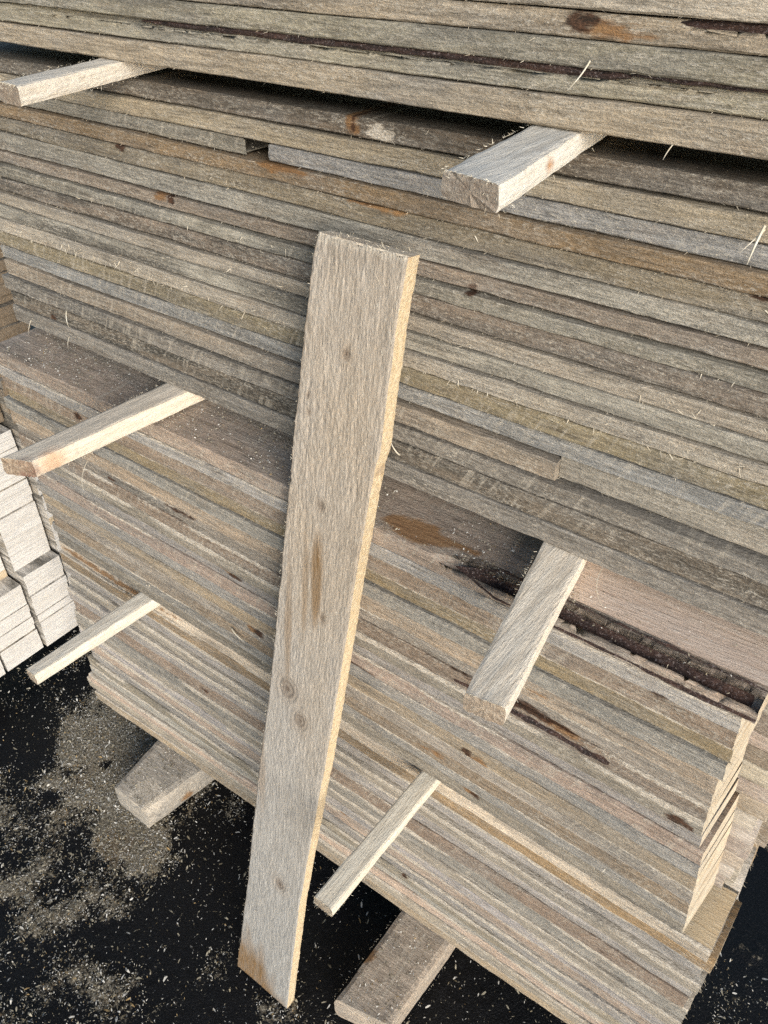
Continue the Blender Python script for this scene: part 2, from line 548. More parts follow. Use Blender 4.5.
# ---- top pack (its upper part leaves the frame)
zA_l = [1.5365, 1.5588, 1.5800, 1.6000, 1.6195, 1.6400, 1.6610, 1.6820]
zA_r = [1.5358, 1.5610, 1.5803, 1.5991, 1.6173, 1.6385, 1.6600, 1.6810]
tA = ['tan', 'green', 'green', 'tan', 'pale', 'grey', 'tan']
for i in range(7):
    w = None
    if i == 1:
        w = [(-1.05, -0.05, .0055, .5)]
    if i == 3:
        w = [(-0.27, .02, .0085, .5)]
    y = [0.0, .003, -.002, .002, -.001, .001, 0.0][i]
    o = board('lumber_board', -1.21 + random.uniform(-.006, .006), .055 + random.uniform(-.006, .006), y, y,
              zA_l[i], zA_r[i], zA_l[i + 1] - zA_l[i] - GAP, zA_r[i + 1] - zA_r[i] - GAP, .104, tA[i], fuzz=130,
              stains=pick(zA_l[i], zA_l[i + 1]), wane=w, dim=.97)
    where = 'lowest board' if i == 0 else orname(i + 1) + ' board up'
    extra = ' with dark bark on top' if i == 1 else (' with a dark knot' if i == 3 else '')
    lab(o, f'{TINT[tA[i]][1]} {where} in the top pack{extra}')
    if i == 1:
        bark(o, -0.80, -0.25, y + .0012, 1.5775, .0065)
        bark(o, -0.25, 0.03, y + .0012, 1.5785, .0042)
    if i == 3:
        bark(o, -0.235, .03, y + .005, 1.6115, .0085, tilt=-.004)

# ---- second pack
zB_l = [1.5142, 1.4939, 1.4731, 1.4557, 1.4380, 1.4166, 1.3901, 1.3720, 1.3522, 1.3319, 1.3124, 1.2911, 1.2679, 1.2468, 1.2240, 1.1985, 1.1744, 1.1503, 1.1221]
zB_r = [1.5143, 1.4930, 1.4704, 1.4500, 1.4305, 1.4083, 1.3905, 1.3724, 1.3559, 1.3339, 1.3138, 1.2950, 1.2759, 1.2527, 1.2308, 1.2006, 1.1794, 1.1501, 1.1230]
tB = ['brown', 'tan', 'blue', 'orange', 'tan', 'grey', 'pink', 'grey', 'brown', 'pale', 'grey', 'pale', 'olive', 'blue', 'tan', 'grey', 'dark', 'grey']
mB = [.5, .2, .1, .1, .4, .3, .3, .6, .8, .1, .8, 0, .4, .3, .3, .5, 1.0, .5]
frB = {9: 200, 11: 420, 4: 40, 7: 60}
for i in range(18):
    y = .03 * (zB_l[i + 1] - 1.122) / .393 + random.uniform(-.004, .0035)
    xl = -1.262 + .03 * i / 17 + random.uniform(-.009, .007)
    xr = .05 + random.uniform(-.008, .008)
    zl, zr = zB_l[i + 1], zB_r[i + 1]
    g1 = gp()
    t1, t2 = zB_l[i] - zl - g1, zB_r[i] - zr - g1
    kw = dict(dim=.99, mould=mB[i], fuzz=150, fringe=frB.get(i, 0), stains=pick(zl, zB_l[i]))
    nm = f'{orname(i + 1)} from top of the second pack'
    if i == 2:
        xm = (xl, -0.688, -0.652, xr)
        zz = lambda x: zl + (zr - zl) * (x - xl) / (xr - xl)
        tt = lambda x: t1 + (t2 - t1) * (x - xl) / (xr - xl)
        o = board('lumber_board', xl, xm[1], y, y, zl, zz(xm[1]), t1, tt(xm[1]), .104, 'grey', emat=M_BARK, skew=-4.0, **kw)  # dark bark material on the cut end paints the hole's shade
        lab(o, f'short grey board ending left of the black hole, {nm}')
        o = board('lumber_board', xm[2], xr, y - .002, y, zz(xm[2]), zr, tt(xm[2]), t2, .104, 'blue', **kw)
        lab(o, f'blue-grey board starting right of the black hole, {nm}')
        continue
    if i == 14:
        xm = -0.262
        zz = lambda x: zl + (zr - zl) * (x - xl) / (xr - xl)
        tt = lambda x: t1 + (t2 - t1) * (x - xl) / (xr - xl)
        o = board('lumber_board', xl, xm, y, y - .001, zl, zz(xm), t1 * .95, tt(xm) * .8, .104, 'tan', emat=M_BOARD, skew=0, **kw)
        lab(o, f'short tan board ending in a rough tip, {nm}')
        o = board('lumber_board', xm + .0007, xr, y + .009, y + .008, zz(xm), zr, tt(xm), t2, .08, 'grey', emat=M_BOARD, **kw)
        lab(o, f'set-back grey board right of the rough tip, {nm}')
        continue
    o = board('lumber_board', xl, xr, y, y, zl, zr, t1, t2, .104, tB[i], **kw)
    ex = {9: ' with fuzzy torn fibres', 11: ' fringed with long loose fibres', 0: ' under the highest spacers', 17: ' lying on the middle spacers'}.get(i, '')
    lab(o, f'{TINT[tB[i]][1]} board{ex}, {nm}')

# ---- third pack, standing proud of the second
NC = 17
walk = 0.0
tC = ['pink', 'blue', 'brown', 'olive', 'blue', 'tan', 'grey', 'brown', 'green', 'blue', 'pink', 'blue', 'tan', 'grey', 'brown', 'blue', 'grey']
zc = [1.0940]
wts = [random.uniform(.85, 1.15) for _ in range(NC)]
tot = sum(wts)
for w_ in wts:
    zc.append(zc[-1] - w_ / tot * (1.0940 - .6220))
for i in range(NC):
    z0, z1 = zc[i + 1], zc[i]
    e0 = .022 * (1.094 - z0) / .472
    e1 = .022 * (1.094 - z1) / .472
    y = -.030 - .0588 * (z0 - .635) + random.uniform(-.003, .003)
    if i == 0:
        y = -.0585
    xl = -1.245 - .022 * i / (NC - 1) + random.uniform(-.012, .012)
    xr = -.014 + .030 * i / (NC - 1) + walk
    walk = max(-.005, min(.005, walk + random.uniform(-.0018, .0018)))
    if i in (4, 9):
        walk += random.choice((-.004, .004))
    if i == 0:
        xr = -.001
    st = pick(z0, z1)
    if i == 0:
        st = []
    ex0 = dict(topn=9, topst=[(1, -.405, -.034, .048, .022), (1, -.37, -.028, .05, .008)], mould=0, seed=77.0, wane=[(-.37, .03, .0205, .0)]) if i == 0 else {}
    g1 = random.choice((.0012, .0020, .0028, .0038))
    kw = dict(fuzz=170, dim=1.14, arris=1 if i == 1 else (0 if i == 0 else random.choice((0, .7, 1, 1))), fringe={5: 60, 15: 160}.get(i, 0), stains=st, skew=.055 + .07 * i / NC, endz=.0022)
    o = board('lumber_board', xl, xr, y, y, z0 + e0, z0, z1 - z0 - g1 + e1 - e0, z1 - z0 - g1, .105, tC[i], **kw, **ex0)
    nm = f'{orname(i + 1)} from top of the third pack'
    if i == 0:
        bv, bf = [], []
        for a_ in range(221):
            f_ = a_ / 220
            x_ = -.335 + (xr - .0006 + .335) * f_
            e_ = min(1, f_ / .16)
            lo_, hi_ = -.02 + .06 * n1(x_ * 16, 3) + .04 * n1(x_ * 90, 4), .97 + .09 * n1(x_ * 17, 6) + .07 * n1(x_ * 80, 7)
            for b_ in range(8):
                w_ = lo_ + (hi_ - lo_) * b_ / 7
                bl_ = .0012 + .0012 + .0006 * math.sin(math.pi * b_ / 7) + (.0006 * n3(x_ * 45, b_ * .8, 4) + .0008 * n3(x_ * 170, b_ * 1.7, 9)) * (0 < b_ < 7)
                yo_ = .0018 * n1(x_ * 3.1, 77) + .0010 * n1(x_ * 17, 80)
                zo_ = .0010 * n1(x_ * 4.0, 82) + .0004 * n1(x_ * 33, 83) + .0009 * n1(x_ * 4.7, 85)
                bv.append(V((x_, y + yo_ - .0004 + .0258 * w_ * e_ - bl_ * .64, z1 - g1 + zo_ - .0215 * e_ - .0004 + .0218 * w_ * e_ + bl_ * .77)) - o.location)
        for a_ in range(220):
            for b_ in range(7):
                q_ = a_ * 8 + b_
                bf.append((q_, q_ + 8, q_ + 9, q_ + 1))
        link('bark_strip', bv, bf, [M_BARK], o, smooth=False)
        sv, sf = [], []
        for a_ in range(61):
            x_ = -.245 + (xr + .0005 + .245) * a_ / 60
            for b_ in range(9):
                sv.append(V((x_ + ((.07 * .027 + .07 * .075 * b_ / 8) * (a_ == 60)), y + .0268 + .0012 * n1(x_ * 19, 3) + .075 * b_ / 8, z1 - g1 + .0012 + .0004 * n3(x_ * 30, b_, 2))) - o.location)
        for a_ in range(60):
            for b_ in range(8):
                q_ = a_ * 9 + b_
                sf.append((q_, q_ + 9, q_ + 10, q_ + 1))
        link('sawn_face', sv, sf, [M_FACE], o)
        lab(o, f'pinkish board forming the ledge, bark on its edge, {nm}')
    else:
        lab(o, f'{TINT[tC[i]][1]} board, {nm}')
    if i == 7:
        bark(o, -.33, -.12, y, (z0 + z1) / 2, .012)

# ---- bottom pack on the bearers
ND = 16
tD = ['pale', 'orange', 'blue', 'grey', 'blue', 'brown', 'blue', 'grey', 'blue', 'pink', 'blue', 'green', 'blue', 'pink', 'grey', 'tan']
zd = [.601]
wts = [random.uniform(.86, 1.14) for _ in range(ND)]
tot = sum(wts)
for w_ in wts:
    zd.append(zd[-1] - w_ / tot * (.601 - .076))
for i in range(ND):
    z0, z1 = zd[i + 1], zd[i]
    e0 = .018 * (z0 - .076) / .525
    e1 = .018 * (z1 - .076) / .525
    f = i / (ND - 1)
    yl, yr = -.012 + random.uniform(-.007, .006), -.008 + .022 * f + random.uniform(-.006, .006)
    g1 = random.choice((.002, .0035, .005, .0065))
    xl = -1.318 - .05 * f ** 1.5 + random.uniform(-.017, .017)
    if i == 0:
        xl = -1.31
    xr = .068 + random.uniform(-.008, .006)
    o = board('lumber_board', xl, xr, yl, yr, z0 + e0, z0, z1 - z0 - g1 + e1 - e0, z1 - z0 - g1, .105, tD[i], fuzz=120, dim=1.16, arris=random.choice((.5, .8, .95, .95)), **(dict(topn=4, topst=[(2, .07, .05, .12, .16)], mould=0) if i == 0 else {}), stains=pick(z0, z1), skew=.04)
    if i == 0:
        sv, sf = [], []
        for a_ in range(31):
            for b_ in range(7):
                x_ = -.06 + (xr - .0008 + .06) * a_ / 30
                sv.append(V((x_ + .04 * .1 * b_ / 6 * (a_ == 30), yr + .0045 + .094 * b_ / 6, z1 - g1 + .0022 + .0006 * n3(x_ * 40, b_, 2))) - o.location)
        for a_ in range(30):
            for b_ in range(6):
                q_ = a_ * 7 + b_
                sf.append((q_, q_ + 7, q_ + 8, q_ + 1))
        link('sawn_face', sv, sf, [M_TANFACE], o)
    nm = 'lowest of the bottom pack, resting on the bearers' if i == ND - 1 else f'{orname(i + 1)} from top of the bottom pack'
    lab(o, f'{TINT[tD[i]][1]} board, {nm}')

# ---- second and third rows behind the front row, some of them unseen boards added to block sky light
def inner(pack, zs, y0, row, xr0, tints):
    for i in range(len(zs) - 1):
        z1, z0 = zs[i], zs[i + 1]
        y = y0 + random.uniform(0, .003)
        xr = xr0 + random.uniform(-.012, .010)
        t = random.choice(tints)
        o = board('lumber_board', -1.23 + random.uniform(-.02, .02), xr, y, y, z0, z0, z1 - z0 - GAP, z1 - z0 - GAP, .10, t,
                  seg=.03, fuzz=40 if row == 2 else 15, mat=M_INNER)
        if pack in ('third', 'bottom') and row == 2:
            lab(o, f'tan inner board poking out right, {orname(i + 1)} from top in {pack} pack second row')
        elif pack in ('third', 'bottom'):
            lab(o, f'shaded inner board end, {orname(i + 1)} from top in {pack} pack back row')
        else:
            tag(o, 'board hidden behind the front row of the two upper packs', 'board', 'inner boards of the upper packs')


inner('second', zB_l[:3], .140, 2, .06, ['tan', 'grey', 'brown'])
inner('second', zB_l[:2], .250, 2, .06, ['grey'])  # this and both top rows: unseen boards added to block sky light
inner('top', [zA_l[1], zA_l[0]], .108, 2, .06, ['grey'])
inner('top', [zA_l[1], zA_l[0]], .215, 2, .06, ['grey'])
inner('third', zc, .060, 2, .052, ['tan', 'pale', 'pink', 'pale'])
inner('third', zc, .166, 3, .105, ['brown', 'tan', 'orange'])
inner('bottom', zd, .112, 2, .060, ['tan', 'pale', 'pale'])
inner('bottom', zd, .218, 3, .070, ['brown', 'tan', 'orange'])


# ------------------------------------------------------------------ spacer sticks and bearers
def stick(name, fl, fr, bl, br, ztop, thick, mats, color=(1, 1, 1), inside=.30, wob=.0012, ny=70, nx=9, stains=(), chamfer=.0012):
    """a stick lying along Y: plan corners front-left, front-right, back-left, back-right; mats = top, side, end"""
    fl, fr, bl, br = [V((p[0], p[1], 0)) for p in (fl, fr, bl, br)]
    dl, dr = (bl - fl).normalized(), (br - fr).normalized()
    bl = bl + dl * inside
    br = br + dr * inside
    s = random.random() * 60
    org = V(((fl.x + fr.x) / 2, (fl.y + fr.y) / 2, ztop - thick))
    verts, faces, fm, at = [], [], [], []
    nz = 4
    loop = []
    for j in range(nx + 1):
        loop.append((j / nx, 1.0))
    for j in range(1, nz):
        loop.append((1.0, 1 - j / nz))
    for j in range(nx + 1):
        loop.append((1 - j / nx, 0.0))
    for j in range(1, nz):
        loop.append((0.0, j / nz))
    L = len(loop)
    for i in range(ny + 1):
        f = (i / ny) ** 1.15
        a, b = fl.lerp(bl, f), fr.lerp(br, f)
        for (u, w) in loop:
            p = a.lerp(b, u)
            y = p.y
            x = p.x
            z = ztop - thick + thick * w
            corner = (u in (0.0, 1.0)) and (w in (0.0, 1.0))
            if u == 0.0:
                x += wob * n1(y * 22, s) + .0005 * n3(y * 150, w * 3, s) + (chamfer if corner else 0)
            if u == 1.0:
                x += wob * n1(y * 22, s + 5) + .0005 * n3(y * 150, w * 3, s + 1) - (chamfer if corner else 0)
            if w == 1.0:
                z += -.0004 + .0006 * n3(x * 90, y * 40, s + 2) - (chamfer * .7 if corner else 0)
            if w == 0.0:
                z += (chamfer * .7 if corner else 0)
            if i == 0:
                y += .0016 * n3(u * 9, w * 7, s + 3) + random.uniform(-.0006, .0006)
            q = V((x, y, z))
            verts.append(q - org)
            st = [0, 0, 0]
            for (ch, k, r) in stains:
                d = (q - V(k)).length / r
                if d < 1.5:
                    st[ch] = max(st[ch], max(0, min(1, 1.5 * (1.15 - d) + .4 * n3(x * 200, y * 200, z * 200))))
            at.append(st)
    for i in range(ny):
        for j in range(L):
            k = (j + 1) % L
            faces.append((i * L + j, i * L + k, (i + 1) * L + k, (i + 1) * L + j))
            fm.append(0 if j < nx else 1)
    # front end: centre grid instead of one n-gon
    c = len(verts)
    verts.append(sum((verts[j] for j in range(L)), V()) / L + V((0, -.0008, 0)))
    at.append([0, 0, 0])
    for j in range(L):
        faces.append(((j + 1) % L, j, c))
        fm.append(2)
    faces.append(tuple(ny * L + j for j in range(L)))
    fm.append(2)
    nb = len(faces)
    pts = []
    for q in range(170):
        f = random.random()
        u = random.choice((0.0, 1.0))
        p = fl.lerp(fr, u).lerp(bl.lerp(br, u), f * .45)
        z = ztop - (0 if random.random() < .6 else thick)
        pts.append((V((p.x, p.y, z)) - org, V(((1 if u else -1) * random.uniform(.1, 1), -random.uniform(-.3, 1), random.uniform(-.6, .5))), random.uniform(.0015, .005), random.uniform(.0002, .0005)))
    for q in range(70):
        u = random.random()
        p = fl.lerp(fr, u)
        z = ztop - (0 if random.random() < .6 else random.random() * thick)
        pts.append((V((p.x, p.y, z)) - org, V((random.gauss(0, .6), -random.uniform(.2, 1), random.uniform(-.6, .6))), random.uniform(.0015, .005), random.uniform(.0002, .0005)))
    fibres(verts, faces, fm, pts, 3, at)
    sm = [False] * len(faces)
    o = link(name, verts, faces, list(mats) + [M_FIBL], smooth=sm, fmat=fm, attr=at)
    o.location = org
    o.color = (*color, 1)
    return o


SM = (M_STICKG, M_STICK, M_STICKE)
PM = (M_STICK, M_STICK, M_STICKE)
o = stick('spacer_stick', (-.850, -.151), (-.812, -.153), (-.886, .002), (-.848, .008), 1.5352, .0195, (M_STICKG, M_STICK, M_STICKE), (1.0, .97, .92))
tag(o, 'pale spacer stick at upper left, under the top pack', 'spacer stick', 'spacer sticks between the packs')
o = stick('spacer_stick', (-.315, -.152), (-.264, -.161), (-.329, -.009), (-.284, -.001), 1.5346, .0195, (M_STICKG, M_STICK, M_STICKE), (1.05, 1.05, 1.03),
          stains=[(1, (-.282, -.065, 1.525), .009)])
tag(o, 'wide spacer stick at upper right with orange spot on its side', 'spacer stick', 'spacer sticks between the packs')
o = stick('spacer_stick', (-.889, -.255), (-.849, -.237), (-.872, -.001), (-.826, -.008), 1.1216, .0255, (M_STICKG, M_STICK, M_STICKE), (1.0, .93, .84),
          stains=[(0, (-.860, -.242, 1.106), .017), (2, (-.842, -.212, 1.108), .022)])
tag(o, 'long grey-topped spacer stick with reddish bark on its tip, at middle left', 'spacer stick', 'spacer sticks between the packs')
o = stick('spacer_stick', (-.220, -.228), (-.181, -.222), (-.261, -.005), (-.212, -.004), 1.1222, .0255, PM, (1.07, 1.02, .94))
tag(o, 'broad pale spacer stick at middle right, above the bark-edged board', 'spacer stick', 'spacer sticks between the packs')
o = stick('spacer_stick', (-1.036, -.267), (-1.010, -.268), (-1.030, -.031), (-.992, -.032), .6385, .0245, PM, (1.0, .98, .92))
tag(o, 'narrow white spacer stick at lower left, reaching over the sawdust', 'spacer stick', 'spacer sticks between the packs')
o = stick('spacer_stick', (-.394, -.270), (-.362, -.270), (-.388, -.036), (-.358, -.038), .6225, .0215, PM, (1.02, .99, .90))
tag(o, 'narrow rough spacer stick at lower centre, right of the leaning board', 'spacer stick', 'spacer sticks between the packs')

BM = (M_BOARD, M_BOARD, M_BOARD)
o = stick('bearer_block', (-1.129, -.150), (-1.020, -.151), (-1.147, -.011), (-.997, -.007), .0745, .0735, BM, (.34, .29, .23), wob=.002, chamfer=.004,
          stains=[(2, (-1.05, -.12, .074), .05), (1, (-1.0, -.05, .02), .02)])
o.color = (.50, .45, .38, 0)
tag(o, 'thick grey bearer block under the left end of the stack', 'bearer', 'bearers under the stack')
o = stick('bearer_block', (-.443, -.198), (-.330, -.172), (-.439, .003), (-.322, .009), .0745, .0735, BM, (.30, .215, .14), wob=.002, chamfer=.004,
          stains=[(1, (-.44, -.10, .07), .02), (0, (-.44, -.14, .06), .015)])
o.color = (.50, .41, .32, 0)
tag(o, 'thick brown bearer block at bottom centre, dusted with sawdust', 'bearer', 'bearers under the stack')


# ------------------------------------------------------------------ board leaning on the stack
def mat_leaning():
    k = NT('rough_sawn_face')
    tc = k.n('ShaderNodeTexCoord')
    p = tc.outputs['Object']
    at = k.n('ShaderNodeAttribute', attribute_name='stain')
    sp = k.n('ShaderNodeSeparateColor')
    k.l(at.outputs['Color'], sp.inputs[0])
    big = k.noise(k.scaled(p, (9, 9, 3.2)), 1.0, 5, 0.6)
    g = k.noise(k.scaled(p, (300, 100, 24)), 1.0, 6, 0.68, 0.5)
    f = k.noise(k.scaled(p, (480, 300, 210)), 1.0, 4, 0.7)
    s = k.noise(k.scaled(p, (700, 500, 420)), 1.0, 2, 0.6)
    col = k.mix(k.ramp(big, 0.40, 0.64), (0.455, 0.405, 0.345), (0.445, 0.370, 0.285))
    sx = k.n('ShaderNodeSeparateXYZ')
    k.l(p, sx.inputs[0])
    # greyer towards the foot
    col = k.mix(k.ramp(sx.outputs[2], 1.05, 0.25, 0, .8), col, (0.375, 0.372, 0.355))
    col = k.mix(1.0, col, k.ramp(g, 0.28, 0.72, 0.58, 1.32), 'MULTIPLY')
    col = k.mix(k.math('MULTIPLY', k.ramp(f, 0.53, 0.68), 0.6), col, (0.56, 0.52, 0.44))
    col = k.mix(k.math('MULTIPLY', k.ramp(f, 0.26, 0.42, 1, 0), 0.45), col, (0.11, 0.095, 0.075))
    col = k.mix(k.math('MULTIPLY', k.ramp(s, 0.66, 0.76), 0.4), col, (0.68, 0.62, 0.50))
    br = k.ramp(g, 0.3, 0.7, 0.55, 1.25)
    col = k.mix(k.math('MULTIPLY', sp.outputs[1], br, True), col, (0.235, 0.145, 0.068))
    col = k.mix(k.math('MULTIPLY', sp.outputs[0], br, True), col, (0.085, 0.055, 0.038))
    col = k.mix(k.math('MULTIPLY', sp.outputs[2], 0.8), col, k.mix(k.ramp(f, .4, .6), (0.40, 0.35, 0.28), (0.66, 0.60, 0.50)))
    k.l(col, k.b.inputs['Base Color'])
    k.b.inputs['Roughness'].default_value = 0.85
    k.b.inputs['Specular IOR Level'].default_value = 0.25
    h = k.math('ADD', k.math('MULTIPLY', g, 1.0), k.math('MULTIPLY', f, 1.0))
    k.l(k.bump(h, 0.0020, 0.9), k.b.inputs['Normal'])
    return k.m


M_LEAN = mat_leaning()

SL = .15                     # lean: y = -.245 + SL * z
LFT = [(-.0005, -.6562), (.0121, -.6555), (.0941, -.6473), (.2951, -.6285), (.5949, -.605), (.770, -.5868), (.9356, -.5755), (1.0769, -.5651), (1.2034, -.5566), (1.2996, -.5495), (1.3904, -.541), (1.4168, -.536)]
RGT = [(-.0005, -.5240), (.010, -.5238), (.3284, -.509), (.5182, -.4925), (.6884, -.4773), (.8353, -.4664), (.9624, -.4575), (1.1271, -.4450), (1.1833, -.4395), (1.205, -.4352), (1.2485, -.4340), (1.3384, -.4310), (1.3761, -.4283), (1.4118, -.4248)]


def interp(tab, z):
    for (a, b), (c, d) in zip(tab, tab[1:]):
        if z <= c:
            return b + (d - b) * max(0, min(1, (z - a) / (c - a)))
    return tab[-1][1]


def leaning_board():
    nu, nv = 90, 700
    nrm = V((0, -1, SL)).normalized()
    verts, faces, fm, at = [], [], [], []
    knots = [(-.552, .793, .017), (-.527, .748, .013), (-.512, 1.107, .006), (-.553, .35, .012), (-.539, 1.239, .003), (-.537, 1.219, .0025), (-.49, 1.30, .006), (-.50, .945, .005)]
    for i in range(nv + 1):
        f = i / nv
        zz = f * 1.4145
        xl, xr = interp(LFT, zz), interp(RGT, zz)
        xl += .0014 * n1(zz * 26, 1) + .0008 * n1(zz * 110, 2)
        xr += .0009 * n1(zz * 22, 3) + .0005 * n1(zz * 120, 4)
        for j in range(nu + 1):
            u = j / nu
            z = zz
            if i == nv:
                z += -.002 * u + .003 * n1(u * 30, 9) + random.uniform(-.0008, .0008)
            x = xl + (xr - xl) * u
            kx = 0
            kr = 0
            for (ax, az, r) in knots:
                dx, dz = x - ax, (z - az) / 1.25
                d = math.hypot(dx, dz) / r
                if d < 4:
                    w = math.exp(-d * d * .35)
                    kx += w * r * 1.1 * (1 if dx > 0 else -1)
                    if d < 1.3:
                        kr = max(kr, 1 - d / 1.3)
            xx = x - kx
            # band-sawn ridges that wander down the board
            wv = xx + .004 * n1(z * 9, 12) + .0022 * n3(z * 26, xx * 30, 5)
            h = 1 - abs(n3(wv * 270, z * 48, 3.3)) * 2.4
            h2 = n3(wv * 430, z * 110, 8.1)
            amp = .55 + .75 * max(0, n3(x * 14, z * 7, 2.2) + .35)
            if z < .75:
                amp *= .55 + .45 * max(0, z - .1) / .65
            dsp = (.00048 * h + .00060 * h2 + .0006 * n3(xx * 520, z * 230, 2.7)) * amp
            dsp += .0016 * n3(x * 9, z * 2.1, 7)
            if kr > 0:
                dsp += -.0010 * kr + .0005 * math.sin(kr * 17)
            e = min(u, 1 - u) * nu
            if e < 1:
                dsp -= .0008
            p = V((x, -.245 + SL * z, z)) + nrm * dsp
            verts.append(p)
            st = [0, 0, 0]
            for (ax, az, r) in knots:
                d = math.hypot(x - ax, (z - az) / 1.3) / r
                if d < 1.25:
                    ring = .5 + .5 * math.sin(d * 13 + n3(x * 90, z * 90, 4) * 2)
                    st[0] = max(st[0], .85 * max(0, 1.05 - d) ** .6 * (.35 + .65 * ring) if d < 1.05 else 0)
                if d < 2.2:
                    st[1] = max(st[1], .35 * (1 - d / 2.2))
            # long brown streaks and the damp foot
            for (ax, az, rx, rz, w) in [(-.512, 1.0, .010, .075, .9), (-.556, .90, .007, .12, .55), (-.53, .98, .006, .09, .5), (-.60, .68, .006, .12, .5), (-.598, .59, .008, .10, .4)]:
                d = ((x - ax - .05 * (az - z) * .35) / rx) ** 2 + ((z - az) / rz) ** 2
                if d < 2:
                    st[1] = max(st[1], w * max(0, min(1, 1.25 - d + .4 * n3(x * 120, z * 16, 6))))
            foot = .15 - z - 1.3 * max(0, (x - xl) - .035) + .045 * n3(x * 55, z * 14, 1)
            st[1] = max(st[1], max(0, min(.95, foot * 12)))
            if z > 1.405:
                st[2] = max(0, min(1, (z - 1.405) / .006 + .5 * n1(x * 130, 3)))
            if u < .02:
                st[1] = max(st[1], .4)
            at.append(st)
    W = nu + 1
    for i in range(nv):
        for j in range(nu):
            a = i * W + j
            faces.append((a, a + 1, a + W + 1, a + W))
            fm.append(0)
    th = .0205
    nb = len(verts)
    nt = 4
    # right sawn edge and left edge, each a strip of nt quads going back
    def side(jcol, mi, flip):
        base = len(verts)
        for i in range(nv + 1):
            p = verts[i * W + jcol]
            for q in range(1, nt + 1):
                o_ = -nrm * (th * q / nt)
                r_ = V((.0006 * n3(p.z * 90, q, 3) + .0004 * n3(p.z * 240, q, 5) - (.0005 if q == nt else 0), 0, 0))
                verts.append(p + o_ + (r_ if jcol else -r_))
                s_ = [0, 0, 0]
                if jcol:
                    if 1.198 < p.z < 1.212:
                        s_ = [.0, .0, 0]
                    if 1.170 < p.z < 1.184:
                        s_ = [.3, 0, 0]
                at.append(s_)
        for i in range(nv):
            for q in range(nt):
                a = i * W + jcol if q == 0 else base + i * nt + q - 1
                b = (i + 1) * W + jcol if q == 0 else base + (i + 1) * nt + q - 1
                c = base + (i + 1) * nt + q
                d = base + i * nt + q
                faces.append((a, d, c, b) if flip else (a, b, c, d))
                fm.append(mi)
        return base
    bR = side(nu, 1, True)
    bL = side(0, 0, False)
    for i in range(nv):
        a, b = bL + i * nt + nt - 1, bR + i * nt + nt - 1
        c, d = bR + (i + 1) * nt + nt - 1, bL + (i + 1) * nt + nt - 1
        faces.append((a, d, c, b))
        fm.append(0)
    top = [nv * W + j for j in range(nu + 1)] + [bR + nv * nt + q for q in range(nt)] + [bL + nv * nt + nt - 1 - q for q in range(nt)]
    bot = [j for j in range(nu + 1)] + [bR + q for q in range(nt)] + [bL + nt - 1 - q for q in range(nt)]
    faces.append(tuple(top))
    fm.append(2)
    faces.append(tuple(reversed(bot)))
    fm.append(2)
    nface = len(faces)
    pts = []
    for q in range(260):
        z = random.uniform(.02, 1.41)
        l_ = random.random() < .65
        x = interp(LFT, z) if l_ else interp(RGT, z)
        p = V((x, -.245 + SL * z, z))
        pts.append((p, V(((-1 if l_ else .6) * random.uniform(.2, 1), -random.uniform(.1, .6), random.gauss(0, .9))), random.uniform(.0015, .0045), random.uniform(.0002, .0005)))
    for q in range(120):
        u = random.random()
        x = -.536 + u * .111
        pts.append((V((x, -.0335 + random.random() * .016, 1.413)), V((random.gauss(0, .4), random.uniform(-.9, .3), random.uniform(-.5, 1))), random.uniform(.002, .006), random.uniform(.0003, .0007)))
    for q in range(170):
        z = random.uniform(.3, 1.40)
        u = random.random()
        x = interp(LFT, z) * (1 - u) + interp(RGT, z) * u
        pts.append((V((x, -.2452 + SL * z, z)), V((random.gauss(0, .35), -.12, random.choice((-1, 1)))), random.uniform(.003, .008), random.uniform(.0002, .0005)))
    fibres(verts, faces, fm, pts, 3, at)
    sm = [False] * len(faces)
    for i in range(nv * nu):
        sm[i] = True
    o = link('leaning_board', verts, faces, [M_LEAN, M_EDGE, M_END, M_FIBL], smooth=sm, fmat=fm, attr=at)
    o.color = (1, 1, 1, 1)
    tag(o, 'single rough-sawn grey board standing upright, leaning against the stack, with yellow right edge', 'board')


leaning_board()


